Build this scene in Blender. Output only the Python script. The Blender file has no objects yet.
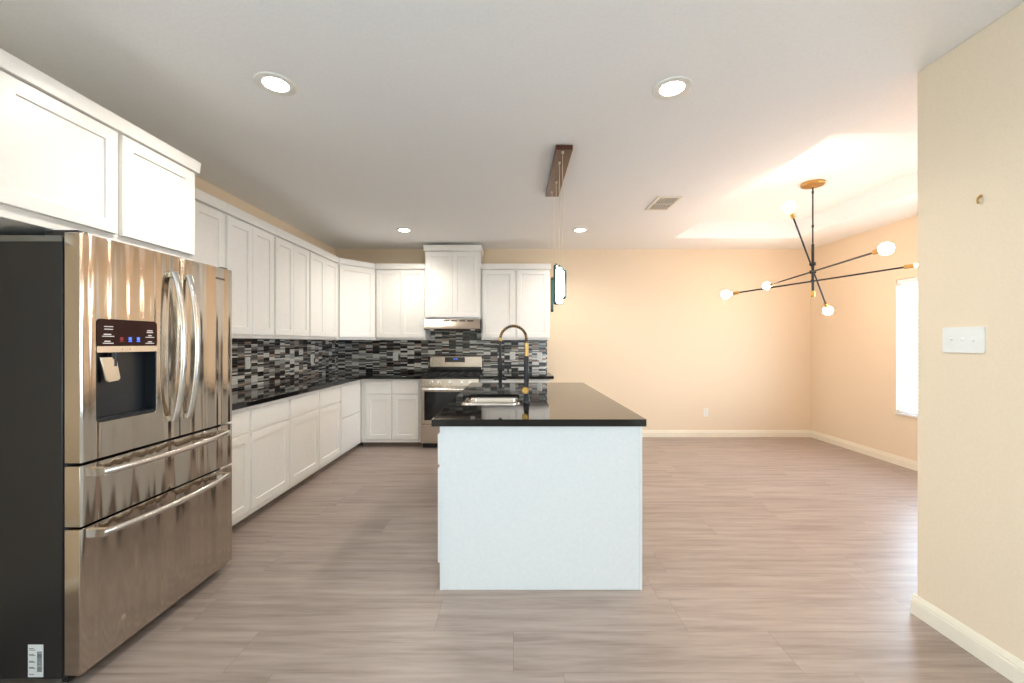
import bpy, bmesh, math, random
from mathutils import Matrix, Vector
random.seed(7)
PI = math.pi
scn = bpy.context.scene
COL = scn.collection

# ---------------------------------------------------------------- camera, world, light, exposure
CAMH = 1.365
cam = bpy.data.cameras.new('camera'); camo = bpy.data.objects.new('camera', cam); COL.objects.link(camo)
camo.location = (0, 0, CAMH); camo.rotation_euler = (PI / 2, 0, 0)
cam.sensor_width = 36; cam.lens = 36 * 415 / 1024
cam.shift_x = -2 / 1024; cam.shift_y = 1 / 1024
cam.clip_start = .05
scn.camera = camo
scn.view_settings.view_transform = 'Standard'; scn.view_settings.look = 'None'
scn.view_settings.exposure = 0.13; scn.view_settings.gamma = 1; scn.view_settings.use_curve_mapping = False
scn.cycles.use_denoising = True
scn.cycles.max_bounces = 10; scn.cycles.diffuse_bounces = 6; scn.cycles.glossy_bounces = 5
scn.cycles.transparent_max_bounces = 12; scn.cycles.sample_clamp_indirect = 8
scn.cycles.caustics_reflective = False; scn.cycles.caustics_refractive = False

SKY = 14.5
DOWN = 60.0
SPOT = 52.0
BULB = 112.0
w = bpy.data.worlds.new('world'); scn.world = w; w.use_nodes = True
bg = w.node_tree.nodes['Background']
bg.inputs[0].default_value = (0.67, 0.845, 1.0, 1); bg.inputs[1].default_value = SKY

def portal(name, loc, rot, sx, sy):
    l = bpy.data.lights.new(name, 'AREA'); l.shape = 'RECTANGLE'; l.size = sx; l.size_y = sy
    o = bpy.data.objects.new(name, l); COL.objects.link(o); o.location = loc; o.rotation_euler = rot
    l.cycles.is_portal = True
# room extents
XL, XR, YB, YR, ZC = -2.58, 4.29, 6.0, -3.2, 1.352 + CAMH
XP, YP = 2.02, 2.08          # partition face and end
W1 = (3.06, 4.66, .565, 2.067)
LW = (-2.75, -.45, .30, 2.30)      # behind the camera, left wall
RW = [(.95, 1.88, .60, 2.2)]    # behind the camera, rear wall
portal('daylight_portal', (XR + .1, (W1[0] + W1[1]) / 2, (W1[2] + W1[3]) / 2), (0, PI / 2, 0), W1[3] - W1[2], W1[1] - W1[0])
portal('daylight_portal', (XL - .1, (LW[0] + LW[1]) / 2, (LW[2] + LW[3]) / 2), (0, -PI / 2, 0), LW[3] - LW[2], LW[1] - LW[0])
for r in RW:
    portal('daylight_portal', ((r[0] + r[1]) / 2, YR - .1, (r[2] + r[3]) / 2), (PI / 2, 0, 0), r[1] - r[0], r[3] - r[2])

# ---------------------------------------------------------------- materials
class NT:
    def __init__(s, name):
        s.m = bpy.data.materials.new(name); s.m.use_nodes = True; s.t = s.m.node_tree
        s.b = s.t.nodes['Principled BSDF']; s.out = s.t.nodes['Material Output']
    def n(s, kind, **kw):
        x = s.t.nodes.new(kind)
        for k, v in kw.items(): setattr(x, k, v)
        return x
    def l(s, a, b): s.t.links.new(a, b)
    def math(s, op, a, b=None, clamp=False):
        x = s.n('ShaderNodeMath', operation=op, use_clamp=clamp)
        for i, v in enumerate((a, b)):
            if v is None: continue
            if isinstance(v, (int, float)): x.inputs[i].default_value = v
            else: s.l(v, x.inputs[i])
        return x.outputs[0]
    def noise(s, vec, scale, detail=3, rough=.5):
        x = s.n('ShaderNodeTexNoise'); x.inputs['Scale'].default_value = scale
        x.inputs['Detail'].default_value = detail; x.inputs['Roughness'].default_value = rough
        if vec is not None: s.l(vec, x.inputs['Vector'])
        return x.outputs['Fac']
    def coords(s, scale=(1, 1, 1)):
        tc = s.n('ShaderNodeTexCoord'); mp = s.n('ShaderNodeMapping'); mp.inputs['Scale'].default_value = scale
        s.l(tc.outputs['Object'], mp.inputs['Vector']); return mp.outputs[0]
    def ramp(s, fac, stops, interp='LINEAR'):
        x = s.n('ShaderNodeValToRGB'); x.color_ramp.interpolation = interp
        e = x.color_ramp.elements
        while len(e) < len(stops): e.new(.5)
        for i, (p, c) in enumerate(stops): e[i].position = p; e[i].color = (*c, 1)
        s.l(fac, x.inputs[0]); return x.outputs[0]
    def bump(s, h, strength, dist):
        x = s.n('ShaderNodeBump'); x.inputs['Strength'].default_value = strength; x.inputs['Distance'].default_value = dist
        s.l(h, x.inputs['Height']); s.l(x.outputs[0], s.b.inputs['Normal'])

def mat(name, col, rough=.5, metal=0, spec=None, bump=None, emit=None, es=0, var=0):
    t = NT(name); b = t.b
    b.inputs['Base Color'].default_value = (*col, 1); b.inputs['Roughness'].default_value = rough; b.inputs['Metallic'].default_value = metal
    if spec is not None: b.inputs['Specular IOR Level'].default_value = spec
    if emit: b.inputs['Emission Color'].default_value = (*emit, 1); b.inputs['Emission Strength'].default_value = es
    c = t.coords()
    n = t.noise(c, bump[0] if bump else 30, 3)
    if bump: t.bump(n, bump[1], bump[2])
    v = max(var, .02)
    t.l(t.ramp(n, [(.3, tuple(x * (1 - v) for x in col)), (.7, tuple(min(1, x * (1 + v)) for x in col))]), b.inputs['Base Color'])
    return t.m

M = {}
M['wall'] = mat('wall_paint_beige', (.78, .645, .475), .75, bump=(90, .12, .004))
M['ceil'] = mat('ceiling_paint', (.86, .86, .85), .8, bump=(70, .15, .004))
M['trimw'] = mat('trim_paint', (.82, .75, .61), .4)
M['cab'] = mat('cabinet_paint', (.84, .825, .79), .32, bump=(40, .03, .002))
M['isl'] = mat('island_panel_paint', (.78, .80, .80), .35, bump=(60, .08, .002))
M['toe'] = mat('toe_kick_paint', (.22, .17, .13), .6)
M['black'] = mat('black_enamel', (.012, .012, .013), .18)
M['matblack'] = mat('matte_black_metal', (.018, .018, .02), .38, .3)
M['iron'] = mat('cast_iron', (.015, .015, .015), .6, bump=(200, .3, .001))
M['darkglass'] = mat('oven_glass', (.008, .008, .01), .05)
M['gold'] = mat('brushed_gold', (.58, .35, .11), .32, 1)
M['goldd'] = mat('dark_gold', (.36, .20, .05), .4, 1)
M['chrome'] = mat('chrome', (.8, .8, .8), .12, 1)
M['plastic'] = mat('white_plastic', (.80, .79, .74), .35)
M['slot'] = mat('slot_dark', (.05, .045, .04), .6)
M['side'] = mat('fridge_side_grey', (.018, .018, .019), .30, .2, bump=(160, .06, .001))
M['rail'] = mat('fridge_rail_grey', (.17, .16, .14), .4, .3)
M['gasket'] = mat('gasket_black', (.006, .006, .007), .6)
M['panel'] = mat('control_panel_brown', (.022, .004, .004), .3, spec=.2)
M['recess'] = mat('dispenser_recess', (.014, .018, .023), .3)
M['print'] = mat('panel_print', (.75, .72, .70), .5)
M['blueled'] = mat('led_blue', (.05, .1, .6), .4, emit=(.08, .2, 1), es=1.1)
M['redled'] = mat('led_red', (.15, .005, .02), .4, emit=(1, .02, .08), es=.12)
M['wood'] = mat('pendant_canopy_brown', (.085, .030, .016), .22, .2)
M['sticker'] = mat('sticker_paper', (.72, .76, .76), .6)
M['ink'] = mat('sticker_ink', (.06, .07, .07), .6)
M['lamp'] = mat('downlight_diffuser', (1, 1, 1), .5, emit=(1.0, .92, .82), es=DOWN)
M['bulb'] = mat('frosted_bulb', (1, 1, 1), .3, emit=(1.0, .75, .58), es=BULB)
M['led'] = mat('pendant_led', (1, 1, 1), .3, emit=(.80, 1.0, .94), es=5)
M['hoodlamp'] = mat('hood_lamp', (1, 1, 1), .3, emit=(1, .9, .75), es=1)
M['vinyl'] = mat('window_vinyl', (.86, .87, .87), .4)
M['wire'] = mat('wire_steel', (.80, .70, .55), .3, .8)
M['pframe'] = mat('pendant_frame_teal', (.06, .11, .10), .25, .5)
M['vent'] = mat('vent_paint', (.80, .74, .64), .5)
M['ventdark'] = mat('vent_gap', (.16, .12, .08), .8)

def glass(name, tint):
    t = NT(name); t.t.nodes.remove(t.b)
    a = t.n('ShaderNodeBsdfTransparent'); a.inputs[0].default_value = (*tint, 1)
    g = t.n('ShaderNodeBsdfGlossy'); g.inputs['Roughness'].default_value = .02
    lw = t.n('ShaderNodeLayerWeight'); lw.inputs[0].default_value = .5
    f = t.math('ADD', t.math('MULTIPLY', t.math('POWER', lw.outputs['Facing'], 5.0), .7), .04)
    m = t.n('ShaderNodeMixShader'); t.l(f, m.inputs[0]); t.l(a.outputs[0], m.inputs[1]); t.l(g.outputs[0], m.inputs[2])
    t.l(m.outputs[0], t.out.inputs['Surface']); return t.m
M['glass'] = glass('window_glass', (.97, .99, 1))
M['pglass'] = glass('pendant_glass', (.45, .62, .58))

def slat():
    t = NT('blind_slat_vinyl'); t.b.inputs['Base Color'].default_value = (.9, .9, .9, 1)
    tr = t.n('ShaderNodeBsdfTranslucent'); tr.inputs[0].default_value = (.85, .87, .9, 1)
    m = t.n('ShaderNodeMixShader'); m.inputs[0].default_value = .5
    t.l(t.b.outputs[0], m.inputs[1]); t.l(tr.outputs[0], m.inputs[2]); t.l(m.outputs[0], t.out.inputs['Surface']); return t.m
M['slat'] = slat()

def steel(name, col, rough, wave, axis_scale, aniso_bump=.03):
    """brushed stainless: wavy sheet metal plus fine brushing"""
    t = NT(name); b = t.b
    b.inputs['Base Color'].default_value = (*col, 1); b.inputs['Metallic'].default_value = 1; b.inputs['Roughness'].default_value = rough
    n1 = t.noise(t.coords(axis_scale), 1, 2, .45)
    n2 = t.noise(t.coords((30, 30, 900)), 1, 2)
    b1 = t.n('ShaderNodeBump'); b1.inputs['Strength'].default_value = 1; b1.inputs['Distance'].default_value = wave
    t.l(n1, b1.inputs['Height'])
    b2 = t.n('ShaderNodeBump'); b2.inputs['Strength'].default_value = aniso_bump; b2.inputs['Distance'].default_value = .0006
    t.l(n2, b2.inputs['Height']); t.l(b1.outputs[0], b2.inputs['Normal']); t.l(b2.outputs[0], b.inputs['Normal'])
    return t.m
M['steel'] = steel('fridge_stainless', (.55, .49, .42), .10, .034, (1, 9.0, .25), .12)
M['steeld'] = steel('appliance_stainless', (.56, .48, .41), .27, .003, (6, 6, 6), .2)
M['steelh'] = steel('handle_stainless', (.74, .72, .68), .18, .0005, (6, 6, 6))
M['sink'] = steel('sink_stainless', (.76, .72, .66), .24, .0006, (6, 6, 6))

def granite():
    t = NT('black_granite'); b = t.b; b.inputs['Roughness'].default_value = .05
    b.inputs['Specular IOR Level'].default_value = .42
    v = t.n('ShaderNodeTexVoronoi'); v.inputs['Scale'].default_value = 420; t.l(t.coords(), v.inputs['Vector'])
    t.l(t.ramp(v.outputs['Distance'], [(0, (.05, .045, .04)), (.12, (.010, .009, .008)), (1, (.006, .006, .006))]), b.inputs['Base Color'])
    return t.m
M['granite'] = granite()

def floor_mat():
    t = NT('grey_wood_laminate'); b = t.b
    tc = t.n('ShaderNodeTexCoord'); sp = t.n('ShaderNodeSeparateXYZ'); t.l(tc.outputs['Object'], sp.inputs[0])
    X, Y = sp.outputs[0], sp.outputs[1]
    PW, PL = .2475, 1.20
    yr = t.math('DIVIDE', t.math('SUBTRACT', Y, 1.714 - 20 * PW), PW); row = t.math('FLOOR', yr)
    wr = t.n('ShaderNodeTexWhiteNoise', noise_dimensions='1D'); t.l(row, wr.inputs['W'])
    xs = t.math('DIVIDE', t.math('ADD', X, t.math('MULTIPLY', wr.outputs['Value'], PL)), PL)
    xs = t.math('ADD', xs, 20.0); cidx = t.math('FLOOR', xs)
    fy = t.math('SUBTRACT', yr, row); fx = t.math('SUBTRACT', xs, cidx)
    def edge(f, wd): return t.math('LESS_THAN', t.math('MINIMUM', f, t.math('SUBTRACT', 1.0, f)), wd)
    seam = t.math('MAXIMUM', edge(fy, .0022 / PW * .5), edge(fx, .003 / PL * .5))
    cv = t.n('ShaderNodeCombineXYZ'); t.l(row, cv.inputs[0]); t.l(cidx, cv.inputs[1])
    wn = t.n('ShaderNodeTexWhiteNoise', noise_dimensions='2D'); t.l(cv.outputs[0], wn.inputs['Vector'])
    off = t.n('ShaderNodeVectorMath', operation='MULTIPLY_ADD'); t.l(wn.outputs['Color'], off.inputs[0]); off.inputs[1].default_value = (9, 9, 9); t.l(tc.outputs['Object'], off.inputs[2])
    def streak(sx, sy, d):
        mp = t.n('ShaderNodeMapping'); mp.inputs['Scale'].default_value = (sx, sy, 1); t.l(off.outputs[0], mp.inputs[0])
        return t.noise(mp.outputs[0], 1, d, .55)
    a, c = streak(1.7, 24, 4), streak(6, 75, 3)
    f = t.math('ADD', t.math('MULTIPLY', a, .72), t.math('MULTIPLY', c, .28))
    f = t.math('ADD', f, t.math('MULTIPLY', t.math('SUBTRACT', wn.outputs['Value'], .5), .07))
    colr = t.ramp(f, [(.28, (.215, .165, .138)), (.5, (.330, .266, .230)), (.72, (.415, .340, .300))])
    mx = t.n('ShaderNodeMix', data_type='RGBA'); t.l(t.math('MULTIPLY', seam, .38), mx.inputs[0]); t.l(colr, mx.inputs[6]); mx.inputs[7].default_value = (.10, .075, .06, 1)
    t.l(mx.outputs[2], b.inputs['Base Color'])
    b.inputs['Roughness'].default_value = .36; b.inputs['Specular IOR Level'].default_value = .55
    t.bump(t.math('SUBTRACT', f, seam), .12, .002)
    return t.m
M['floor'] = floor_mat()

def mosaic(axis):
    """columns of thin glass and stone strips, each column cut into its own rows"""
    t = NT('mosaic_tile_' + axis); b = t.b
    tc = t.n('ShaderNodeTexCoord'); sp = t.n('ShaderNodeSeparateXYZ'); t.l(tc.outputs['Object'], sp.inputs[0])
    U = sp.outputs[0] if axis == 'x' else sp.outputs[1]; V = sp.outputs[2]
    CW, RH = .1, .0155
    u = t.math('DIVIDE', t.math('ADD', U, 10.04), CW); ci = t.math('FLOOR', u); fu = t.math('SUBTRACT', u, ci)
    w1 = t.n('ShaderNodeTexWhiteNoise', noise_dimensions='1D'); t.l(ci, w1.inputs['W'])
    v = t.math('ADD', t.math('DIVIDE', V, RH), t.math('MULTIPLY', t.math('FLOOR', t.math('MULTIPLY', w1.outputs['Value'], 4)), 0.5))
    r1 = t.math('FLOOR', v); pair = t.math('FLOOR', t.math('DIVIDE', v, 2.0))
    c2 = t.n('ShaderNodeCombineXYZ'); t.l(ci, c2.inputs[0]); t.l(pair, c2.inputs[1])
    w2 = t.n('ShaderNodeTexWhiteNoise', noise_dimensions='2D'); t.l(c2.outputs[0], w2.inputs['Vector'])
    merged = t.math('LESS_THAN', w2.outputs['Value'], .34)
    def mixv(fac, a, c):
        m = t.n('ShaderNodeMix', data_type='FLOAT'); t.l(fac, m.inputs[0]); t.l(a, m.inputs[2]); t.l(c, m.inputs[3]); return m.outputs[0]
    row = mixv(merged, r1, t.math('ADD', t.math('MULTIPLY', pair, 2.0), .37))
    c3 = t.n('ShaderNodeCombineXYZ'); t.l(ci, c3.inputs[0]); t.l(row, c3.inputs[1])
    w3 = t.n('ShaderNodeTexWhiteNoise', noise_dimensions='2D'); t.l(c3.outputs[0], w3.inputs['Vector'])
    col = t.ramp(w3.outputs['Value'], [(0, (.010, .008, .008)), (.24, (.045, .028, .022)), (.36, (.13, .12, .11)), (.50, (.24, .22, .19)), (.62, (.42, .42, .39)), (.75, (.78, .76, .70)), (.94, (.40, .28, .21))], 'CONSTANT')
    fr = t.math('SUBTRACT', v, r1); fp = t.math('SUBTRACT', t.math('DIVIDE', v, 2.0), pair)
    g1 = t.math('LESS_THAN', fr, .09); g2 = t.math('LESS_THAN', fp, .045)
    g = t.math('MAXIMUM', mixv(merged, g1, g2), t.math('LESS_THAN', fu, .014))
    mx = t.n('ShaderNodeMix', data_type='RGBA'); t.l(g, mx.inputs[0]); t.l(col, mx.inputs[6]); mx.inputs[7].default_value = (.17, .15, .13, 1)
    t.l(mx.outputs[2], b.inputs['Base Color'])
    t.l(t.math('ADD', t.math('MULTIPLY', g, .4), .24), b.inputs['Roughness'])
    t.bump(g, -.35, .001)
    return t.m
M['mosx'] = mosaic('x'); M['mosy'] = mosaic('y')

# ---------------------------------------------------------------- mesh helpers
ROOTM = {}
def new(): return bmesh.new()
def bx(bm, x0, x1, y0, y1, z0, z1):
    v = [bm.verts.new((x, y, z)) for x in (x0, x1) for y in (y0, y1) for z in (z0, z1)]
    for f in ((0, 1, 3, 2), (4, 6, 7, 5), (0, 4, 5, 1), (2, 3, 7, 6), (0, 2, 6, 4), (1, 5, 7, 3)):
        bm.faces.new([v[i] for i in f])
    return v
def box(x0, x1, y0, y1, z0, z1):
    bm = new(); bx(bm, min(x0, x1), max(x0, x1), min(y0, y1), max(y0, y1), z0, z1); return bm
def rrect(x0, x1, y0, y1, r, n=5):
    out = []
    for cx, cy, a in ((x1 - r, y1 - r, 0), (x0 + r, y1 - r, 90), (x0 + r, y0 + r, 180), (x1 - r, y0 + r, 270)):
        for i in range(n + 1):
            t = math.radians(a + 90 * i / n); out.append((cx + r * math.cos(t), cy + r * math.sin(t)))
    return out
def prism(outer, holes, a, b, f=lambda x, y, z: (x, y, z), bm=None):
    """plate with holes: outline in a plane, extruded from a to b, mapped by f"""
    tmp = new(); edges = []; loops = [outer] + list(holes)
    for lp in loops:
        vs = [tmp.verts.new((x, y, 0)) for x, y in lp]
        edges += [tmp.edges.new((vs[i], vs[(i + 1) % len(vs)])) for i in range(len(vs))]
    bmesh.ops.triangle_fill(tmp, edges=edges, use_beauty=True)
    tmp.verts.index_update()
    bm = bm or new()
    lo = [bm.verts.new(f(v.co.x, v.co.y, a)) for v in tmp.verts]
    hi = [bm.verts.new(f(v.co.x, v.co.y, b)) for v in tmp.verts]
    for fc in tmp.faces:
        ids = [v.index for v in fc.verts]
        bm.faces.new([lo[i] for i in reversed(ids)]); bm.faces.new([hi[i] for i in ids])
    k = 0
    for lp in loops:
        n = len(lp)
        for i in range(n):
            p, q = k + i, k + (i + 1) % n; bm.faces.new((lo[p], lo[q], hi[q], hi[p]))
        k += n
    tmp.free(); return bm
XZ = lambda x, y, z: (x, z, y)      # outline in XZ, extruded along Y
YZ = lambda x, y, z: (z, x, y)      # outline in YZ, extruded along X
def tube(bm, pts, r, n=10, flat=None):
    """swept tube; r number or list; flat=(axis vector, factor) squashes the section"""
    pts = [Vector(p) for p in pts]; rs = r if isinstance(r, (list, tuple)) else [r] * len(pts)
    rings = []; up = None
    for i, p in enumerate(pts):
        d = (pts[min(i + 1, len(pts) - 1)] - pts[max(i - 1, 0)]).normalized()
        if up is None: up = Vector((0, 0, 1)) if abs(d.z) < .9 else Vector((1, 0, 0))
        s = d.cross(up).normalized(); u = s.cross(d).normalized(); up = u
        ring = []
        for k in range(n):
            t = 2 * PI * k / n; o = (s * math.cos(t) + u * math.sin(t)) * rs[i]
            if flat: ax = Vector(flat[0]).normalized(); o = o + ax * (o.dot(ax) * (flat[1] - 1))
            ring.append(bm.verts.new(p + o))
        rings.append(ring)
    for a, b in zip(rings, rings[1:]):
        for k in range(n): bm.faces.new((a[k], a[(k + 1) % n], b[(k + 1) % n], b[k]))
    bm.faces.new(list(reversed(rings[0]))); bm.faces.new(rings[-1]); return bm
def lathe(bm, prof, n=24, mtx=None):
    """profile (r,z) spun round z"""
    mtx = mtx or Matrix(); rings = []
    for r, z in prof:
        if r < 1e-6: rings.append([bm.verts.new(mtx @ Vector((0, 0, z)))])
        else: rings.append([bm.verts.new(mtx @ Vector((r * math.cos(2 * PI * k / n), r * math.sin(2 * PI * k / n), z))) for k in range(n)])
    for a, b in zip(rings, rings[1:]):
        for k in range(n):
            q = [a[k % len(a)], a[(k + 1) % len(a)], b[(k + 1) % len(b)], b[k % len(b)]]
            q = list(dict.fromkeys(q))
            if len(q) > 2: bm.faces.new(q)
    if len(rings[0]) > 1: bm.faces.new(rings[0])
    if len(rings[-1]) > 1: bm.faces.new(rings[-1])
    return bm
def align(p, d):
    return Matrix.Translation(p) @ Vector((0, 0, 1)).rotation_difference(Vector(d)).to_matrix().to_4x4()
def sphere(bm, p, r, n=16):
    prof = [(r * math.sin(PI * i / n), -r * math.cos(PI * i / n)) for i in range(n + 1)]
    prof[0] = (0, -r); prof[-1] = (0, r)
    return lathe(bm, prof, 2 * n, Matrix.Translation(p))

def obj(name, bm, m, parent=None, bevel=0, label=None, world=True):
    """link a bmesh as one mesh object; with world=True its vertices are in room coordinates"""
    bmesh.ops.recalc_face_normals(bm, faces=bm.faces)
    me = bpy.data.meshes.new(name); 
    root = parent
    while root is not None and root.parent is not None: root = root.parent
    if root is not None and world: bmesh.ops.transform(bm, matrix=ROOTM[root.name].inverted(), verts=bm.verts)
    bm.to_mesh(me); bm.free()
    me.materials.append(M[m])
    me.shade_smooth(); me.set_sharp_from_angle(angle=math.radians(38))
    o = bpy.data.objects.new(name, me); COL.objects.link(o)
    if parent is not None: o.parent = parent
    if bevel:
        b = o.modifiers.new('bevel', 'BEVEL'); b.width = bevel; b.segments = 2; b.limit_method = 'ANGLE'; b.angle_limit = math.radians(40)
    if label: o['label'] = label
    return o
def tag(o, label, cat, group=None):
    o['label'] = label; o['category'] = cat
    if group: o['group'] = group
    return o
def thing(name, label, cat, loc, rot=0, group=None):
    o = bpy.data.objects.new(name, None); COL.objects.link(o); o.empty_display_size = .1
    o.location = loc; o.rotation_euler = (0, 0, rot)
    ROOTM[o.name] = Matrix.Translation(loc) @ Matrix.Rotation(rot, 4, 'Z')
    return tag(o, label, cat, group)
def struct(name, bm, m, parent=None, bevel=0):
    o = obj(name, bm, m, parent, bevel)
    if parent is None: o['kind'] = 'structure'; ROOTM[o.name] = Matrix()
    return o
def text(name, s, size, m, parent, mtx, depth=.0006, label=None):
    cu = bpy.data.curves.new(name, 'FONT'); cu.body = s; cu.size = size; cu.extrude = depth; cu.align_x = 'CENTER'; cu.align_y = 'CENTER'
    tmp = bpy.data.objects.new(name + '_tmp', cu); COL.objects.link(tmp)
    me = bpy.data.meshes.new_from_object(tmp.evaluated_get(bpy.context.evaluated_depsgraph_get()))
    bpy.data.objects.remove(tmp)
    bm = new(); bm.from_mesh(me); bmesh.ops.transform(bm, matrix=mtx, verts=bm.verts)
    return obj(name, bm, m, parent, label=label)

# ---------------------------------------------------------------- room shell
T = .12
TR = (2.07, 3.645, 2.69, 5.37, 1.551 + CAMH)      # tray recess x0 x1 y0 y1 top
bm = box(XL - T, XR + T, YR - T, YB + T, -.1, 0); struct('floor', bm, 'floor')
bm = prism([(XL - T, YR - T), (XR + T, YR - T), (XR + T, YB + T), (XL - T, YB + T)], [[(TR[0], TR[2]), (TR[1], TR[2]), (TR[1], TR[3]), (TR[0], TR[3])]], ZC, ZC + .05)
prism([(TR[0] - .1, TR[2] - .1), (TR[1] + .1, TR[2] - .1), (TR[1] + .1, TR[3] + .1), (TR[0] - .1, TR[3] + .1)],
      [[(TR[0], TR[2]), (TR[1], TR[2]), (TR[1], TR[3]), (TR[0], TR[3])]], ZC + .05, TR[4], bm=bm)
bx(bm, TR[0] - .1, TR[1] + .1, TR[2] - .1, TR[3] + .1, TR[4], TR[4] + .05)
struct('ceiling', bm, 'ceil')
struct('wall_back', box(XL - T, XR + T, YB, YB + T, 0, ZC), 'wall')

hole = lambda a: [(a[0], a[2]), (a[1], a[2]), (a[1], a[3]), (a[0], a[3])]
struct('wall_left', prism(hole((YR, YB, 0, ZC)), [hole(LW)], XL - T, XL, YZ), 'wall')
struct('wall_right', prism(hole((YP - .2, YB, 0, ZC)), [hole(W1)], XR, XR + T, YZ), 'wall')
struct('wall_rear', prism(hole((XL - T, XP + .14, 0, ZC)), [hole(r) for r in RW], YR - T, YR, XZ), 'wall')
struct('wall_partition', box(XP, XP + .14, YR, YP, 0, ZC), 'wall', bevel=.004)
struct('wall_front', box(XP + .14, XR + T, YP - .32, YP - .2, 0, ZC), 'wall')

def baseboard(name, p, q, nrm):
    """profile swept straight from p to q, standing off the wall along nrm"""
    prof = [(0, 0), (.016, 0), (.016, .066), (.008, .070), (.008, .073), (.013, .077), (.009, .085), (.007, .094), (.004, .1), (0, .1)]
    bm = new(); a = []
    for e in (p, q):
        a.append([bm.verts.new((e[0] + nrm[0] * d, e[1] + nrm[1] * d, z)) for d, z in prof])
    n = len(prof)
    for i in range(n): bm.faces.new((a[0][i], a[0][(i + 1) % n], a[1][(i + 1) % n], a[1][i]))
    bm.faces.new(a[0]); bm.faces.new(a[1]); struct(name, bm, 'trimw')
baseboard('baseboard_back', (.54, YB), (XR, YB), (0, -1))
baseboard('baseboard_right', (XR, YP - .2), (XR, YB - .016), (-1, 0))
baseboard('baseboard_partition', (XP, YR), (XP, YP + .016), (-1, 0))
baseboard('baseboard_partition_end', (XP, YP), (XP + .14, YP), (0, 1))
baseboard('baseboard_left', (XL, YR), (XL, 1.5), (1, 0))
baseboard('baseboard_rear', (XL + .016, YR), (XP - .016, YR), (0, 1))

# windows
def window(idx, a, plane, at, out, blinds):
    """a = (u0,u1,z0,z1); plane YZ at x=at or XZ at y=at; out = sign of the outside direction"""
    f = YZ if plane == 'y' else XZ
    u0, u1, z0, z1 = a; s = out
    d0, d1 = at + s * .06, at + s * .11
    fw = .045
    um = (u0 + u1) / 2
    fr = struct('window_%d' % idx, prism(hole(a), [hole((u0 + fw, um - .02, z0 + fw, z1 - fw)), hole((um + .02, u1 - fw, z0 + fw, z1 - fw))], min(d0, d1), max(d0, d1), f), 'vinyl', bevel=.003)
    g0, g1 = at + s * .082, at + s * .088
    obj('glass_pane', prism(hole((u0 + fw, u1 - fw, z0 + fw, z1 - fw)), [], min(g0, g1), max(g0, g1), f), 'glass', fr)
    s0, s1 = at - s * .02, at + s * .06
    obj('window_sill', prism(hole((u0 + .002, u1 - .002, z0, z0 + .02)), [], min(s0, s1), max(s0, s1), f), 'vinyl', fr, bevel=.003)
    if blinds:
        b = new(); z = z0 + .06
        while z < z1 - .06:
            c = at + s * .03
            v = [b.verts.new(f(u, z + dz, c + dd)) for u in (u0 + .01, u1 - .01) for dd, dz in ((-.022, -.007), (.022, .007))]
            v2 = [b.verts.new(v_.co + Vector((0, 0, .0012))) for v_ in v]
            b.faces.new((v[0], v[1], v[3], v[2])); b.faces.new((v2[0], v2[2], v2[3], v2[1]))
            for i, j in ((0, 1), (1, 3), (3, 2), (2, 0)): b.faces.new((v[i], v[j], v2[j], v2[i]))
            z += .043
        bl = obj('blind_slats', b, 'slat', fr)
        h = new(); prism(hole((u0 + .006, u1 - .006, z1 - .05, z1 - .004)), [], min(at + s * .005, at + s * .055), max(at + s * .005, at + s * .055), f, h)
        obj('blind_headrail', h, 'vinyl', fr, bevel=.003)
        h = new(); prism(hole((u0 + .01, u1 - .01, z0 + .028, z0 + .045)), [], min(at + s * .01, at + s * .05), max(at + s * .01, at + s * .05), f, h)
        obj('blind_bottom_rail', h, 'vinyl', fr, bevel=.003)
window(1, W1, 'y', XR, 1, True)
window(2, LW, 'y', XL, -1, False)
window(3, RW[0], 'x', YR, -1, False)

# ---------------------------------------------------------------- cabinets (local frame: front looks to -y, carcass front at y=0)
def door_bm(x0, x1, z0, z1, t=.02, rail=.058, slab=False, y=0.0):
    bm = new(); r = 0 if slab else rail; d = .009; s = .0035
    def loop(i, yy): return [bm.verts.new((x, yy, z)) for x, z in ((x0 + i, z0 + i), (x1 - i, z0 + i), (x1 - i, z1 - i), (x0 + i, z1 - i))]
    L = [loop(0, y), loop(0, y - t + .002), loop(.002, y - t)]
    if not slab: L += [loop(r, y - t), loop(r + s, y - t + d)]
    for a, b in zip(L, L[1:]):
        for k in range(4): bm.faces.new((a[k], a[(k + 1) % 4], b[(k + 1) % 4], b[k]))
    bm.faces.new(L[0]); bm.faces.new(L[-1]); return bm
def crown_bm(w_, d, z0, z1, el, er):
    bm = new(); L = []
    for z, e in ((z0, .010), (z0 + .002, .012), (z1 - .003, .016), (z1, .014)):
        L.append([bm.verts.new(p) for p in ((-e * el, -.02 - e, z), (w_ + e * er, -.02 - e, z), (w_ + e * er, d, z), (-e * el, d, z))])
    for a, b in zip(L, L[1:]):
        for k in range(4): bm.faces.new((a[k], a[(k + 1) % 4], b[(k + 1) % 4], b[k]))
    bm.faces.new(L[0]); bm.faces.new(L[-1]); return bm
def cabinet(name, label, loc, rot, w_, d, z0, z1, doors=(), drawers=(), crown=None, toe=False, group=None, g=.002):
    t = thing(name, label, 'cabinet', loc, rot, group)
    zc0 = z0 + (.06 if toe else 0)
    obj('carcass', box(g, w_ - g, 0, d - .003, zc0, z1), 'cab', t, bevel=.002, world=False)
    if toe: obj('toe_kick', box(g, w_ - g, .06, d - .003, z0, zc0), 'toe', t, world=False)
    for a in doors: obj('door', door_bm(*a), 'cab', t, world=False)
    for a in drawers: obj('drawer', door_bm(*a, slab=True), 'cab', t, world=False)
    if crown: obj('crown_moulding', crown_bm(w_ - g, d - .003, crown[0], crown[1], crown[2], crown[3]), 'cab', t, world=False)
    return t
UT, UB = 2.365, 1.40           # upper carcass top and bottom
CT = (UT, 2.437)
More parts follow.
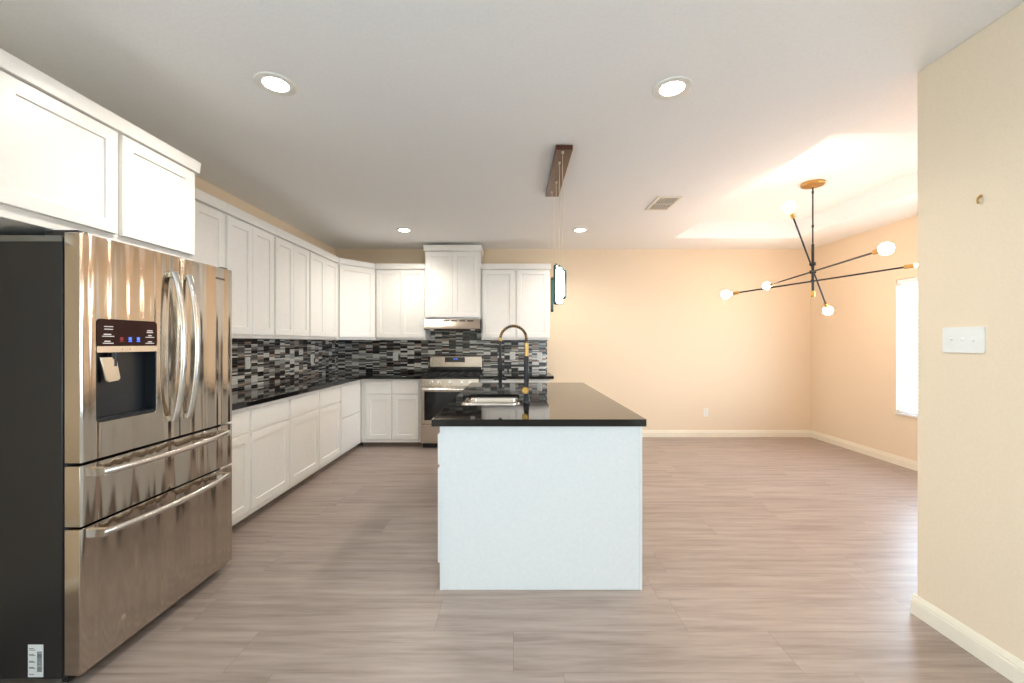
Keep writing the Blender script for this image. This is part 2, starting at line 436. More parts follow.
# over the fridge
cabinet('fridge_top_cabinet', 'deep white two-door wall cabinet above the stainless fridge', (-1.905, 1.50, 0), PI / 2, .965, .67, 1.832, 2.372,
        doors=[(.012, .476, 1.88, 2.366), (.499, .953, 1.88, 2.366)], crown=(2.372, 2.437, 1, 1))
ys = [2.53, 3.2, 3.855, 4.516, 5.235]
names = ['white double-door wall cabinet starting beside the fridge, partly hidden by it',
         'second white double-door wall cabinet from the fridge, over the left backsplash',
         'third white double-door wall cabinet from the fridge, on the left wall',
         'white double-door wall cabinet on the left wall next to the diagonal corner cabinet']
for i in range(4):
    a, b = ys[i], ys[i + 1]; W_ = b - a; m_ = W_ / 2
    cabinet('wall_cabinet', names[i], (-2.24, a, 0), PI / 2, W_, .338, UB, UT, group='double-door wall cabinets on the left wall',
            doors=[(.017, m_ - .0015, 1.432, 2.35), (m_ + .0015, W_ - .017, 1.432, 2.35)], crown=(CT[0], CT[1], 0, 0))
# diagonal corner cabinet
A, B = Vector((-2.24, 5.239)), Vector((-1.894, 5.67))
t = thing('corner_wall_cabinet', 'white single-door diagonal wall cabinet in the kitchen corner', 'cabinet', (A.x, A.y, 0), math.atan2(B.y - A.y, B.x - A.x))
foot = [(XL + .003, 5.239), (A.x, A.y), (B.x, B.y), (B.x, YB - .003), (XL + .003, YB - .003)]
obj('carcass', prism(foot, [], UB, UT), 'cab', t, bevel=.002)
LD = (B - A).length
obj('door', door_bm(.03, LD - .03, 1.432, 2.35), 'cab', t, world=False)
bm = new(); nrm = Vector((B.y - A.y, -(B.x - A.x))).normalized(); L = []
for z, e in ((CT[0], .030), (CT[0] + .002, .032), (CT[1] - .003, .036), (CT[1], .034)):
    L.append([bm.verts.new((x, y, z)) for x, y in ((XL + .003, 5.239), (A.x + e, 5.239), (B.x, 5.67 - e), (B.x, YB - .003), (XL + .003, YB - .003))])
for a, b in zip(L, L[1:]):
    for k in range(5): bm.faces.new((a[k], a[(k + 1) % 5], b[(k + 1) % 5], b[k]))
bm.faces.new(L[0]); bm.faces.new(L[-1]); obj('crown_moulding', bm, 'cab', t)
# back wall uppers
def upper(name, label, x0, x1, z0, z1, dz0, dz1, yf, mid, crown, side=.017):
    W_ = x1 - x0; m_ = W_ / 2
    return cabinet(name, label, (x0, yf, 0), 0, W_, YB - yf, z0, z1, doors=[(side, m_ - mid, dz0, dz1), (m_ + mid, W_ - side, dz0, dz1)], crown=crown)
upper('wall_cabinet', 'white double-door wall cabinet between the diagonal corner and the tall hood cabinet', -1.89, -1.207, UB, UT, 1.432, 2.35, 5.67, .0015, (CT[0], CT[1], 0, 0))
upper('hood_cabinet', 'tall white cabinet above the range hood, nearly touching the ceiling', -1.205, -.450, 1.682, 2.60, 1.705, 2.59, 5.62, .0015, (2.60, 2.68, 1, 1), .022)
upper('wall_cabinet', 'white double-door wall cabinet right of the range hood, nearest the dining wall', -.448, .490, UB, UT, 1.432, 2.35, 5.67, .018, (CT[0], CT[1], 0, 1), .02)

# base cabinets
BT = .890
ys = [2.565, 3.124, 3.67, 4.225, 4.75]
bl = ['white base cabinet with one drawer, partly hidden behind the fridge',
      'white base cabinet with one drawer over one door, widest in view next to the fridge',
      'white base cabinet with a slightly creamier door, middle of the left run',
      'white base cabinet with drawer over door, beside the two-drawer unit']
for i in range(4):
    W_ = ys[i + 1] - ys[i]
    cabinet('base_cabinet', bl[i], (-2.0, ys[i], 0), PI / 2, W_, .58, 0, BT, toe=True, group='base cabinets along the left wall',
            doors=[(.014, W_ - .014, .105, .683)], drawers=[(.014, W_ - .014, .70, .858)])
cabinet('drawer_cabinet', 'white base cabinet with two deep drawer fronts, at the inner corner', (-2.0, 4.752, 0), PI / 2, .666, .58, 0, BT, toe=True,
        drawers=[(.014, .60, .105, .478), (.014, .60, .492, .858)])
t = cabinet('base_cabinet', 'white corner base cabinet with two drawers over two doors, left of the range', (-1.998, 5.42, 0), 0, .785, .578, 0, BT, toe=True,
        doors=[(.072, .40, .105, .683), (.418, .758, .105, .683)], drawers=[(.072, .40, .70, .858), (.418, .758, .70, .858)])
cabinet('base_cabinet', 'white base cabinet right of the range, mostly hidden behind the island', (-.445, 5.42, 0), 0, .925, .58, 0, BT, toe=True,
        doors=[(.014, .455, .105, .683), (.47, .911, .105, .683)], drawers=[(.014, .455, .70, .858), (.47, .911, .70, .858)])
# countertops on them
GT = .93
tag(obj('countertop', prism([(XL + .003, 2.56), (-1.957, 2.56), (-1.957, 5.377), (-1.212, 5.377), (-1.212, YB - .003), (XL + .003, YB - .003)], [], BT + .001, GT), 'granite', bevel=.003),
    'black granite L-shaped countertop along the left wall and into the corner', 'countertop')
tag(obj('countertop', prism([(-.446, 5.377), (.515, 5.377), (.515, YB - .003), (-.446, YB - .003)], [], BT + .001, GT), 'granite', bevel=.003),
    'short black granite countertop right of the range, under the two-door cabinet', 'countertop')
# tile backsplashes
tag(obj('tile_backsplash', box(XL + .001, XL + .009, 2.53, YB - .010, GT + .001, UB - .001), 'mosy'),
    'mosaic strip-tile backsplash on the left wall, black grey and white', 'backsplash')
tag(obj('tile_backsplash', prism([(XL + .010, GT + .001), (-1.206, GT + .001), (-1.206, .90), (-.450, .90), (-.450, GT + .001), (.477, GT + .001), (.477, UB - .001), (-.452, UB - .001), (-.452, 1.68), (-1.203, 1.68), (-1.203, UB - .001), (XL + .010, UB - .001)], [], YB - .009, YB - .001, XZ), 'mosx'),
    'mosaic strip-tile backsplash on the back wall, rising behind the range', 'backsplash')

# ---------------------------------------------------------------- outlets and switch
def outlet(label, p, face, w_=.072, h_=.115, double=False):
    """face: 'y' faces -y on the back wall, 'x' faces +x on the left wall"""
    rot = 0 if face == 'y' else PI / 2
    t = thing('wall_outlet', label, 'outlet', p, rot, 'wall outlets')
    obj('cover_plate', prism(rrect(-w_ / 2, w_ / 2, -h_ / 2, h_ / 2, .006), [], -.007, -.0005, XZ), 'plastic', t, bevel=.002, world=False)
    for dz in (-.02, .02):
        s = obj('socket', prism(rrect(-.014, .014, dz - .014, dz + .014, .009), [], -.009, -.0065, XZ), 'plastic', t, world=False)
        b = new()
        for dx in (-.005, .005): bx(b, dx - .001, dx + .001, -.0095, -.0088, dz - .003, dz + .005)
        obj('slots', b, 'slot', s, world=False)
outlet('white outlet on the left backsplash, nearest the fridge', (XL + .009, 4.0, 1.167), 'x')
outlet('white outlet on the left backsplash, near the kitchen corner', (XL + .009, 5.28, 1.155), 'x')
outlet('white outlet on the back backsplash left of the range', (-1.71, YB - .009, 1.160), 'y')
outlet('white outlet on the back backsplash seen inside the faucet arch', (-.02, YB - .009, 1.175), 'y', .08)
outlet('white outlet at the right end of the back backsplash', (.37, YB - .009, 1.165), 'y')
outlet('white outlet low on the bare dining room back wall', (2.77, YB, .353), 'y')
t = thing('light_switch', 'three-gang white toggle light switch plate on the beige partition wall', 'light switch', (XP, 1.864, 1.377), -PI / 2)
obj('cover_plate', prism(rrect(-.086, .086, -.0575, .0575, .006), [], -.007, -.0005, XZ), 'plastic', t, bevel=.002, world=False)
for i, dx in enumerate((-.046, 0, .046)):
    b = box(dx - .005, dx + .005, -.017, -.006, -.002, .007) if i < 2 else box(dx - .005, dx + .005, -.017, -.006, -.008, .001)
    obj('toggle', b, 'plastic', t, bevel=.001, world=False)
for dx in (-.046, 0, .046):
    for dz in (-.03, .03): obj('screw', lathe(new(), [(.0025, 0), (.0025, .0006), (0, .0008)], 10, align((dx, -.007, dz), (0, -1, 0))), 'plastic', t, world=False)
t = thing('wall_hook', 'tiny gold hook on the beige partition wall above the switch', 'hook', (XP, 1.795, 1.99))
lathe_b = lathe(new(), [(.007, 0), (.007, .003), (0, .004)], 14, align((XP - .0005, 1.795, 1.998), (-1, 0, 0)))
obj('hook_plate', lathe_b, 'gold', t)
pts = [(XP - .003 - .012 * math.sin(a * .9), 1.795, 1.998 - .018 * (1 - math.cos(a)) * .9) for a in [i * .35 for i in range(9)]]
obj('hook_arm', tube(new(), pts, .0038, 8), 'gold', t)

# ---------------------------------------------------------------- fridge
FX, FY0, FY1 = -1.708, 1.632, 2.513
t = thing('refrigerator', 'stainless french-door refrigerator with two bottom drawers and dark grey sides', 'refrigerator', (-2.1, (FY0 + FY1) / 2, 0))
obj('body', box(-2.53, -1.782, FY0 + .006, FY1 - .006, .035, 1.785), 'side', t, bevel=.004)
obj('top_rail', box(-2.53, -1.783, FY0 + .003, FY0 + .02, 1.764, 1.788), 'rail', t, bevel=.002)
obj('gasket', box(-1.783, -1.768, FY0 + .012, FY1 - .012, .06, 1.78), 'gasket', t)
YS = 2.122
DB = .888
hd = (1.696, 1.985, 1.035, 1.463)
bm = prism(rrect(FY0, YS - .003, DB, 1.80, .004, 2), [rrect(hd[0], hd[1], hd[2], hd[3], .018)], FX - .060, FX, YZ)
dl = obj('door', bm, 'steel', t, bevel=.006, label='left door with water and ice dispenser')
dr = obj('door', prism(rrect(YS + .003, FY1, DB, 1.80, .004, 2), [], FX - .060, FX, YZ), 'steel', t, bevel=.006, label='plain right door')
d1 = obj('drawer', prism(rrect(FY0, FY1, .636, .876, .004, 2), [], FX - .060, FX, YZ), 'steel', t, bevel=.006, label='shallow middle drawer')
d2 = obj('drawer', prism(rrect(FY0, FY1, .052, .626, .004, 2), [], FX - .060, FX, YZ), 'steel', t, bevel=.006, label='deep freezer drawer')
for yy in (FY0 + .01, FY1 - .06): obj('hinge_cover', box(-1.86, -1.725, yy, yy + .05, 1.787, 1.812), 'side', t, bevel=.005)
for yy in (FY0 + .05, FY1 - .09):
    for xx in (-2.45, -1.86): obj('foot', lathe(new(), [(.018, 0), (.022, .006), (.012, .012), (.012, .036)], 14, Matrix.Translation((xx, yy + .02, 0))), 'gasket', t)
obj('kick_grille', box(-1.80, -1.775, FY0 + .02, FY1 - .02, .012, .05), 'gasket', t)
# door handles
def vhandle(y, par):
    zt, zb = 1.715, .975; n = 24; pts = []
    for i in range(n + 1):
        s = i / n; z = zb + (zt - zb) * s
        pts.append((FX + .012 + .046 * math.sin(PI * s) ** .75, y, z))
    b = tube(new(), pts, .019, 16, ((1, 0, 0), .5))
    for z in (zt - .012, zb + .012): bx(b, FX - .001, FX + .014, y - .015, y + .015, z - .012, z + .012)
    obj('handle', b, 'steelh', par, label='curved vertical bar handle')
vhandle(YS - .045, dl); vhandle(YS + .045, dr)
def hhandle(z, par):
    n = 24; pts = []; y0, y1 = FY0 + .068, FY1 - .072
    for i in range(n + 1):
        s = i / n; pts.append((FX + .026 + .042 * math.sin(PI * s) ** .8, y0 + (y1 - y0) * s, z))
    b = tube(new(), pts, .0145, 14, ((1, 0, 0), .7))
    for y in (y0 + .004, y1 - .004): bx(b, FX - .001, FX + .034, y - .009, y + .014, z - .016, z + .016)
    obj('handle', b, 'steelh', par, label='bowed horizontal bar handle')
hhandle(.835, d1); hhandle(.585, d2)
# dispenser
bm = new()
y0, y1, z0, z1 = hd[0] + .001, hd[1] - .001, hd[2] + .001, 1.323
prism(rrect(y0, y1, hd[2] + .001, hd[3] - .001, .017), [rrect(y0 + .006, y1 - .006, z0 + .006, z1, .012)], FX - .058, FX - .002, YZ, bm)
dp = obj('dispenser', bm, 'recess', t, bevel=.001, label='dark water and ice dispenser recess')
obj('recess_back', box(FX - .0595, FX - .052, y0 + .005, y1 - .005, z0 + .005, z1 + .001), 'recess', dp)
obj('control_panel', prism(rrect(y0, y1, 1.350, hd[3], .016), [], FX - .003, FX + .0015, YZ), 'panel', dp)
obj('button_strip', prism(rrect(y0, y1, 1.3235, 1.3495, .003, 2), [], FX - .003, FX + .003, YZ), 'steelh', dp)
b = new()
for yy in (1.82, 1.856): prism(rrect(yy - .013, yy + .013, 1.331, 1.342, .002, 2), [], FX + .003, FX + .0045, YZ, b)
obj('buttons', b, 'steelh', dp)
pd = prism([(1.732, 1.305), (1.806, 1.305), (1.826, 1.210), (1.818, 1.200), (1.768, 1.195), (1.757, 1.205)], [], FX - .042, FX - .020, YZ)
obj('paddle', pd, 'steelh', dp, bevel=.004, label='metallic dispenser paddle')
obj('nozzle', lathe(new(), [(.012, 0), (.012, .03), (.016, .032), (.016, .06)], 16, Matrix.Translation((FX - .03, 1.80, 1.262))), 'recess', dp)
obj('drip_tray', box(FX - .05, FX - .004, y0 + .01, y1 - .01, z0 + .006, z0 + .014), 'recess', dp)
for col_ in (((1.747, 1.432, .040), (1.747, 1.421, .038), (1.742, 1.399, .032), (1.745, 1.391, .052), (1.742, 1.370, .026), (1.745, 1.362, .046)),
             ((1.945, 1.420, .028), (1.945, 1.412, .034), (1.945, 1.397, .018), (1.945, 1.389, .046), (1.945, 1.368, .022), (1.945, 1.361, .046))):
    b = new()
    for yy, zz, ww in col_:
        h_ = .0035 if ww > .036 else .005
        bx(b, FX + .0014, FX + .0020, yy - ww / 2, yy + ww / 2, zz - h_ / 2, zz + h_ / 2)
    obj('panel_lettering', b, 'print', dp, label='rows of tiny white lettering')
for yy, m_ in ((1.805, 'redled'), (1.845, 'blueled'), (1.885, 'blueled')):
    b = box(FX + .0014, FX + .0022, yy - .007, yy + .007, 1.374, 1.388); bx(b, FX + .0014, FX + .0021, yy - .009, yy + .009, 1.368, 1.371)
    obj('indicator', b, m_, dp, label='red indicator' if m_ == 'redled' else 'blue indicator')
text('brand_lettering', 'SAMSUNG', .017, 'slot', dr, Matrix.Translation((FX + .0003, 2.415, 1.735)) @ Matrix.Rotation(PI / 2, 4, 'Z') @ Matrix.Rotation(PI / 2, 4, 'X'))
# round badge on freezer drawer
obj('badge', lathe(new(), [(.012, 0), (.012, .001), (.009, .0015), (0, .0015)], 20, align((FX, 1.815, .165), (1, 0, 0))), 'steelh', d2)
# sticker on the side
SY = FY0 + .006
st = obj('label_sticker', box(-1.917, -1.857, SY - .0012, SY - .0002, .045, .173), 'sticker', t, label='small white barcode sticker low on the dark side')
b = new(); z = .066
for k in range(26):
    h_ = random.choice((.0012, .002, .0028)); bx(b, -1.881, -1.862, SY - .0016, SY - .0011, z, z + h_); z += h_ + random.choice((.001, .0016))
    if z > .158: break
for k, zz in enumerate((.055, .079, .083, .103, .107, .129, .134, .151, .157)):
    bx(b, -1.912, -1.912 + (.024 if k % 2 else .018), SY - .0016, SY - .0011, zz, zz + .0022)
obj('barcode', b, 'ink', st)

# ---------------------------------------------------------------- range and hood
RX0, RX1, RF = -1.205, -.452, 5.34
t = thing('range', 'stainless gas range with black cooktop between the base cabinets', 'stove', ((RX0 + RX1) / 2, 5.6, 0))
obj('body', box(RX0, RX1, RF + .03, 5.975, .06, .895), 'steeld', t, bevel=.003)
obj('kick_plate', box(RX0 + .02, RX1 - .02, RF + .06, 5.9, .0, .0595), 'gasket', t)
obj('cooktop', box(RX0 - .0, RX1 + .0, RF + .01, 5.93, .8955, .92), 'black', t, bevel=.005)
ob = prism([(RF, .805), (RF + .03, .803), (RF + .03, .895), (RF + .012, .895)], [], RX0, RX1, lambda x, y, z: (z, x, y))
cp = obj('control_panel', ob, 'steeld', t, bevel=.003)
for px in (431, 438.5, 450, 462, 470):
    x = (px - 514) * 5.32 / 415
    kb = obj('knob', lathe(new(), [(.026, 0), (.026, .006), (.021, .008), (.019, .030), (.016, .034), (0, .034)], 20, align((x, RF + .004, .852), (0, -1, .12))), 'chrome', t)
od = obj('oven_door', box(RX0 + .003, RX1 - .003, RF, RF + .029, .315, .792), 'steeld', t, bevel=.005)
obj('window', box(RX0 + .05, RX1 - .05, RF - .002, RF + .002, .365, .735), 'darkglass', od, bevel=.001)
b = tube(new(), [(RX0 + .03, RF - .045, .765), (RX1 - .03, RF - .045, .765)], .013, 14)
for x in (RX0 + .05, RX1 - .05): tube(b, [(x, RF - .045, .765), (x, RF + .002, .765)], .009, 10)
obj('handle', b, 'steelh', od)
obj('warming_drawer', box(RX0 + .003, RX1 - .003, RF, RF + .029, .085, .300), 'steeld', t, bevel=.005)
bg_ = obj('backguard', prism([(5.90, .96), (5.975, .92), (5.975, 1.182), (5.925, 1.182), (5.905, 1.165), (5.90, 1.02)], [], RX0 + .01, RX1 - .005, lambda x, y, z: (z, x, y)), 'steeld', t, bevel=.003)
obj('backguard_base', box(RX0 + .012, RX1 - .007, 5.893, 5.899, .921, 1.02), 'black', t)
dx0, dx1 = (445 - 514) * 5.9 / 415, (464.8 - 514) * 5.9 / 415
ds = obj('display', box(dx0, dx1, 5.894, 5.905, 1.085, 1.157), 'darkglass', bg_)
b = new()
for i in range(4): bx(b, -.855 + i * .014 + (.005 if i > 1 else 0), -.846 + i * .014 + (.005 if i > 1 else 0), 5.8930, 5.8942, 1.125, 1.14)
obj('clock_digits', b, 'blueled', ds)
for gx0 in (RX0 + .02, RX0 + .265, RX0 + .51):
    b = new(); gx1 = gx0 + .225; y0, y1 = RF + .045, 5.87
    for x in (gx0, gx1): bx(b, x - .006, x + .006, y0, y1, .938, .952)
    for y in (y0, y1, (y0 + y1) / 2): bx(b, gx0, gx1, y - .006, y + .006, .938, .952)
    for y in (y0 + .13, y1 - .13):
        bx(b, gx0, gx1, y - .005, y + .005, .940, .954); bx(b, (gx0 + gx1) / 2 - .005, (gx0 + gx1) / 2 + .005, y - .1, y + .1, .940, .954)
    for x in (gx0, gx1):
        for y in (y0, y1): bx(b, x - .007, x + .007, y - .007, y + .007, .921, .94)
    obj('grate', b, 'iron', t)
for x, y in ((RX0 + .13, RF + .17), (RX0 + .13, RF + .42), (RX0 + .377, RF + .295), (RX1 - .13, RF + .17), (RX1 - .13, RF + .42)):
    obj('burner', lathe(new(), [(.05, 0), (.048, .008), (.034, .009), (.034, .014), (0, .015)], 20, Matrix.Translation((x, y, .9205))), 'iron', t)

t = thing('range_hood', 'slim stainless under-cabinet range hood above the stove', 'range hood', (-.828, 5.75, 1.53))
HX0, HX1 = -1.200, -.455
obj('body', prism([(5.575, 1.678), (5.98, 1.678), (5.98, 1.535), (5.53, 1.535), (5.515, 1.548), (5.53, 1.60), (5.56, 1.640)], [], HX0, HX1, lambda x, y, z: (z, x, y)), 'steeld', t, bevel=.002)
for i in range(4):
    x0 = -.955 + i * .108
    b = box(x0, x0 + .088, 5.560, 5.580, 1.650, 1.666); obj('vent_slot', b, 'slot', t)
obj('filter', box(HX0 + .08, HX1 - .08, 5.60, 5.92, 1.529, 1.536), 'slot', t)
for x in (HX0 + .1, HX1 - .1): obj('hood_light', lathe(new(), [(.03, 0), (.03, .004), (0, .004)], 16, Matrix.Translation((x, 5.565, 1.5315))), 'hoodlamp', t)

# ---------------------------------------------------------------- island
IX0, IX1, IY0, IY1 = -.405, .703, 2.289, 4.30
IT = .925
t = thing('kitchen_island', 'white kitchen island with a plain flat end panel facing the camera', 'kitchen island', (.15, 3.3, 0))
obj('end_panel', box(-.406, IX1 - .012, IY0, IY0 + .02, 0, IT), 'isl', t, bevel=.002)
obj('corner_trim', box(IX1 - .0115, IX1 + .004, IY0 - .003, IY0 + .05, 0, IT), 'isl', t, bevel=.002)
obj('corner_trim', box(-.409, -.396, IY0 - .003, IY0 + .0, .0, IT), 'isl', t, bevel=.001)
obj('side_panel', box(IX1 - .02, IX1, IY0 + .052, IY1 - .02, 0, IT), 'isl', t, bevel=.002, label='long panel facing the dining area')
obj('end_panel', box(IX0, IX1, IY1 - .019, IY1, 0, IT), 'isl', t, bevel=.002)
obj('cabinet_front', box(IX0, IX0 + .02, IY0 + .021, IY1 - .02, .1, IT), 'cab', t)
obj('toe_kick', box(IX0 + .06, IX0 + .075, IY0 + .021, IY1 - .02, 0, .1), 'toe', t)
obj('cabinet_floor', box(IX0 + .021, IX1 - .021, IY0 + .021, IY1 - .02, .1, .118), 'cab', t)
R90 = Matrix.Translation((IX0 - .003, 0, 0)) @ Matrix.Rotation(-PI / 2, 4, 'Z')
segs = [2.32, 2.73, 3.12, 3.50, 3.89, 4.28]
for a, b_ in zip(segs, segs[1:]):
    dm = door_bm(-b_ + .008, -a - .008, .13, .66); bmesh.ops.transform(dm, matrix=R90, verts=dm.verts); obj('door', dm, 'cab', t)
    dm = door_bm(-b_ + .008, -a - .008, .68, .85, slab=True); bmesh.ops.transform(dm, matrix=R90, verts=dm.verts); obj('drawer', dm, 'cab', t)
SX0, SX1, SY0, SY1 = -.355, .040, 2.765, 3.37
ICT = .946
bm = prism([(-.450, 2.262), (.722, 2.262), (.722, 4.335), (-.450, 4.335)], [rrect(SX0, SX1, SY0, SY1, .05, 6)], IT + .001, ICT)
prism(hole((-.450, .722, 2.262, 4.335)), [hole((-.428, .709, 2.284, 4.312))], .907, IT + .001, bm=bm)
bmesh.ops.remove_doubles(bm, verts=bm.verts, dist=.0002)
tag(obj('island_countertop', bm, 'granite'),
    'black polished granite countertop on the island, with a sink cut-out', 'countertop')
# sink
t = thing('sink', 'stainless undermount double-bowl sink in the island countertop', 'sink', ((SX0 + SX1) / 2, (SY0 + SY1) / 2, .7))
YM = 3.08
def bowl(y0, y1, zb):
    b = new(); lv = []
    top = IT - .001
    for e, z in ((.0, top), (.004, top - .02), (.012, zb + .04), (.03, zb + .008), (.06, zb)):
        lv.append([b.verts.new((x, y, z)) for x, y in rrect(SX0 - .006 + e, SX1 + .006 - e, y0 + e, y1 - e, .056 - e * .3, 6)])
    for p, q in zip(lv, lv[1:]):
        n = len(p)
        for k in range(n): b.faces.new((p[k], p[(k + 1) % n], q[(k + 1) % n], q[k]))
    b.faces.new(lv[-1])
    o = obj('bowl', b, 'sink', t)
    s = o.modifiers.new('wall', 'SOLIDIFY'); s.thickness = .0015; s.offset = -1
    obj('drain', lathe(new(), [(.045, 0), (.045, .003), (.036, .003), (.03, .001), (0, .001)], 24, Matrix.Translation(((SX0 + SX1) / 2, (y0 + y1) / 2, zb + .002))), 'chrome', t)
bowl(SY0 - .006, YM - .008, .72); bowl(YM + .008, SY1 + .006, .72)
obj('divider', box(SX0 + .0, SX1 - .0, YM - .0075, YM + .0075, .82, IT - .012), 'sink', t, bevel=.003)
# faucet
BXf, BYf = .086, 2.87
S_ = BYf / 415
fx = lambda px: (px - 514) * S_
fz = lambda py: CAMH - (py - 342.5) * S_
t = thing('faucet', 'tall matte black and gold pull-down spring faucet beside the sink', 'faucet', (BXf, BYf, ICT))
obj('base', lathe(new(), [(.028, 0), (.028, .006), (.022, .012), (.020, .05), (.0175, .055), (.0175, fz(357) - ICT), (.012, fz(356) - ICT)], 24, Matrix.Translation((BXf, BYf, ICT))), 'matblack', t)
obj('gold_collar', lathe(new(), [(.0135, 0), (.0135, fz(343) - fz(356))], 20, Matrix.Translation((BXf, BYf, fz(356)))), 'gold', t)
xa, xb = fx(500.3), BXf; R_ = (xb - xa) / 2; xc = (xa + xb) / 2; zs = fz(339)
arc = [(xb, BYf, fz(343) + i * .0) for i in range(1)]
arc = [(xb, BYf, fz(343)), (xb, BYf, zs)] + [(xc + R_ * math.cos(PI * i / 24), BYf, zs + (fz(326) - zs) * math.sin(PI * i / 24)) for i in range(1, 25)]
obj('hose', tube(new(), arc + [(xa, BYf, fz(350)), (xa, BYf, fz(358))], .0085, 12), 'matblack', t)
def along(path, n):
    P = [Vector(p) for p in path]; L = [0]
    for a, b in zip(P, P[1:]): L.append(L[-1] + (b - a).length)
    out = []
    for i in range(n + 1):
        s = L[-1] * i / n; k = 0
        while k < len(L) - 2 and L[k + 1] < s: k += 1
        f = (s - L[k]) / max(L[k + 1] - L[k], 1e-9); out.append((P[k].lerp(P[k + 1], f), (P[k + 1] - P[k]).normalized()))
    return out
turns, per = 20, 10; hel = []
for i, (p, d) in enumerate(along(arc, turns * per)):
    side = Vector((0, 1, 0)); up = side.cross(d).normalized(); th = 2 * PI * i / per
    hel.append(p + (side * math.cos(th) + up * math.sin(th)) * .0115)
obj('spring', tube(new(), hel, .0021, 6), 'gold', t, label='gold-tinted coil spring')
obj('gold_collar', lathe(new(), [(.0125, 0), (.0125, .018), (.009, .02)], 18, Matrix.Translation((xa, BYf, zs - .012))), 'gold', t)
wx = fx(500.3)
obj('spray_wand', lathe(new(), [(.010, 0), (.0135, .006), (.0135, .012), (.012, .06), (.0145, .064), (.0145, fz(357) - fz(388) - .008), (.008, fz(357) - fz(388))], 20, Matrix.Translation((wx, BYf, fz(388)))), 'matblack', t)
b = tube(new(), [(wx - .035, BYf - .012, fz(379)), (wx + .045, BYf - .012, fz(379))], .006, 10)
sphere(b, (wx - .036, BYf - .012, fz(379)), .009, 8); sphere(b, (wx + .03, BYf - .014, fz(378.5)), .012, 8)
obj('spray_lever', b, 'matblack', t)
b = tube(new(), [(BXf - .016, BYf, fz(366)), (wx + .012, BYf, fz(366))], .0055, 12)
lathe(b, [(.019, -.01), (.019, .01)], 18, Matrix.Translation((wx, BYf, fz(366))))
tube(b, [(fx(508), BYf, fz(366)), (fx(508), BYf, fz(371)), (fx(508.5), BYf, fz(374))], [.009, .007, .003], 10)
obj('holder_arm', b, 'matblack', t)
b = lathe(new(), [(.010, 0), (.010, .012), (.0245, .014), (.0245, .022), (.021, .025), (0, .025)], 24, align((BXf - .004, BYf - .012, fz(390)), (-.25, -1, 0)))
kn = obj('valve_knob', b, 'goldd', t, label='round gold valve knob')
obj('lever', tube(new(), [(BXf + .002, BYf - .025, fz(389)), (BXf + .012, BYf - .03, fz(380)), (BXf + .018, BYf - .032, fz(372))], [.006, .005, .004], 10), 'matblack', t)

# ---------------------------------------------------------------- ceiling lights
def downlight(label, x, y):
    t = thing('recessed_downlight', label, 'ceiling light', (x, y, ZC), 0, 'recessed ceiling downlights')
    obj('trim_ring', lathe(new(), [(.100, 0), (.098, -.005), (.090, -.008), (.062, -.004), (.062, 0)], 36, Matrix.Translation((x, y, ZC))), 'plastic', t)
    obj('lens', lathe(new(), [(.0615, -.001), (.061, -.003), (0, -.003)], 36, Matrix.Translation((x, y, ZC))), 'lamp', t, label='glowing round lens')
    l = bpy.data.lights.new('downlight_lamp', 'SPOT'); l.energy = SPOT; l.color = (1, .92, .82); l.spot_size = math.radians(158); l.spot_blend = .9; l.shadow_soft_size = .05
    o = bpy.data.objects.new('downlight_lamp', l); COL.objects.link(o); o.parent = t; o.location = (0, 0, -.065)
downlight('recessed downlight in front of the fridge-top cabinet, nearest left', -1.245, 2.17)
downlight('recessed downlight nearest the camera on the dining side', .84, 2.205)
downlight('small recessed downlight by the kitchen corner cabinets', -1.32, 4.99)
downlight('small recessed downlight beside the hanging pendant wires', .794, 4.99)

# air vent
t = thing('ceiling_vent', 'small beige slotted air vent on the ceiling near the tray recess', 'air vent', (1.43, 4.03, ZC))
vx0, vx1, vy0, vy1 = 1.33, 1.56, 3.83, 4.22
obj('frame', prism(hole((vx0, vx1, vy0, vy1)), [hole((vx0 + .035, vx1 - .02, vy0 + .03, vy1 - .03))], ZC - .010, ZC - .0005), 'vent', t, bevel=.003)
obj('duct_opening', box(vx0 + .03, vx1 - .015, vy0 + .025, vy1 - .025, ZC - .003, ZC - .001), 'ventdark', t)
b = new(); x = vx0 + .045
while x < vx1 - .03:
    v = bx(b, x, x + .003, vy0 + .03, vy1 - .03, ZC - .012, ZC - .003)
    for q in v:
        if q.co.z < ZC - .01: q.co.x += .005
    x += .022
bx(b, vx0 + .035, vx1 - .02, (vy0 + vy1) / 2 - .004, (vy0 + vy1) / 2 + .004, ZC - .013, ZC - .004)
obj('louvres', b, 'vent', t)

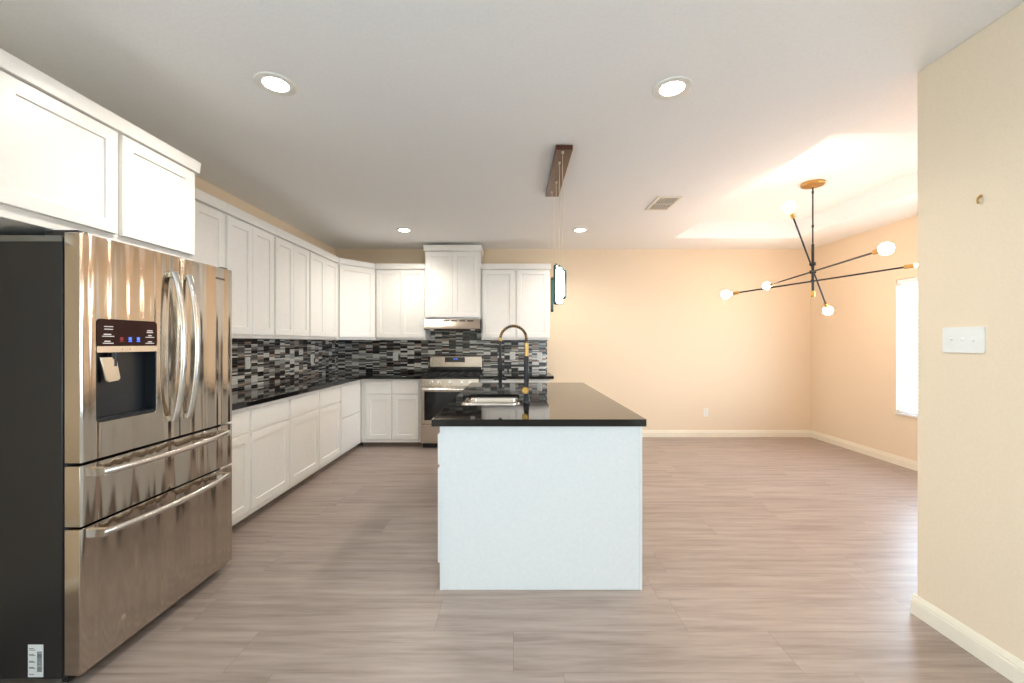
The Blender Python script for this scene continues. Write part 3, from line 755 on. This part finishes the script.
# pendant over the island
t = thing('pendant_light', 'four-drop glass pendant light on a long brown ceiling bar above the island', 'pendant light', (.345, 3.29, ZC))
PZ = 1.318 + CAMH
obj('canopy', box(.285, .403, 2.834, 3.754, PZ, ZC - .0005), 'wood', t, bevel=.003)
drops = [(562.6, 2.863, .505, .300, .050, -.75), (559.4, 3.03, .555, .275, .062, .05), (556.2, 3.40, .637, .310, .050, .95), (552.0, 3.62, .563, .266, .050, 1.5)]
for px, y, h1, h0, wd, rt in drops:
    x = (px - 514) * y / 415; z1_, z0_ = CAMH + h1, CAMH + h0
    mt = Matrix.Translation((x, y, 0)) @ Matrix.Rotation(rt, 4, 'Z')
    b = lathe(new(), [(.008, 0), (.008, -.014), (.003, -.018)], 12, Matrix.Translation((x, y, PZ)))
    obj('wire_grip', b, 'wire', t)
    obj('wire', tube(new(), [(x, y, PZ), (x, y, z1_ + .008)], .0017, 6), 'wire', t)
    b = prism(rrect(-wd / 2, wd / 2, z0_, z1_, wd * .42, 7), [rrect(-wd / 2 + .004, wd / 2 - .004, z0_ + .006, z1_ - .006, wd * .36, 7)], -.012, .012, XZ)
    bmesh.ops.transform(b, matrix=mt, verts=b.verts)
    gp = obj('panel_frame', b, 'pframe', t, bevel=.0015)
    b = prism(rrect(-wd / 2 + .0045, wd / 2 - .0045, z0_ + .0065, z1_ - .0065, wd * .35, 7), [], -.007, .007, XZ)
    bmesh.ops.transform(b, matrix=mt, verts=b.verts)
    obj('light_core', b, 'led', gp, label='glowing cool white core')
    obj('wire_cap', lathe(new(), [(.004, 0), (.006, .003), (.003, .012)], 12, Matrix.Translation((x, y, z1_ - .001))), 'pframe', t)

# chandelier
CX, CY = 2.905, 4.035
t = thing('chandelier', 'black and gold six-bulb chandelier with three crossing arms in the tray ceiling', 'chandelier', (CX, CY, TR[4]))
obj('canopy', lathe(new(), [(.100, -.0005), (.100, -.022), (.093, -.028), (.012, -.028), (.010, -.040), (0, -.040)], 36, Matrix.Translation((CX, CY, TR[4]))), 'gold', t)
obj('stem', tube(new(), [(CX, CY, TR[4] - .04), (CX, CY, CAMH + .95)], .0068, 10), 'matblack', t)
b = new()
for z in (1.46, 1.13): lathe(b, [(.009, -.014), (.010, 0), (.009, .014)], 12, Matrix.Translation((CX, CY, CAMH + z)))
obj('stem_joints', b, 'matblack', t)
obj('centre_rod', tube(new(), [(CX, CY, CAMH + .955), (CX, CY, CAMH + .50)], .0115, 14), 'matblack', t)
obj('finial', lathe(new(), [(.019, 0), (.019, -.055), (.017, -.06), (0, -.06)], 20, Matrix.Translation((CX, CY, CAMH + .502))), 'gold', t)
for h, d in ((.763, (-.499, -.435, .419)), (.685, (-.209, -1.049, -.009)), (.598, (-.594, .504, -.072))):
    d = Vector(d); c = Vector((CX - .0, CY, CAMH + h)); L_ = d.length; u = d.normalized()
    side = u.cross(Vector((0, 0, 1))).normalized() * .016
    c = c + side
    ar = obj('arm', tube(new(), [c - u * (L_ - .13), c + u * (L_ - .13)], .0078, 10), 'matblack', t)
    obj('arm_clamp', lathe(new(), [(.017, -.016), (.017, .030), (.010, .034)], 16, align(c - side * .9 - side.normalized() * .008, side)), 'matblack', ar)
    for s in (-1, 1):
        e = c + u * s * (L_ - .13)
        obj('socket', lathe(new(), [(.010, -.004), (.018, 0), (.018, .062), (.014, .066)], 20, align(e, u * s)), 'gold', ar)
        bc = c + u * s * L_
        pr = [(0, -.068), (.012, -.064), (.014, -.046)] + [(.045 * math.sin(a), -.045 * math.cos(a)) for a in [.45 + (PI - .45) * i / 14 for i in range(14)]] + [(0, .045)]
        obj('bulb', lathe(new(), pr[1:], 24, align(bc, u * s)), 'bulb', ar, label='glowing frosted globe bulb')
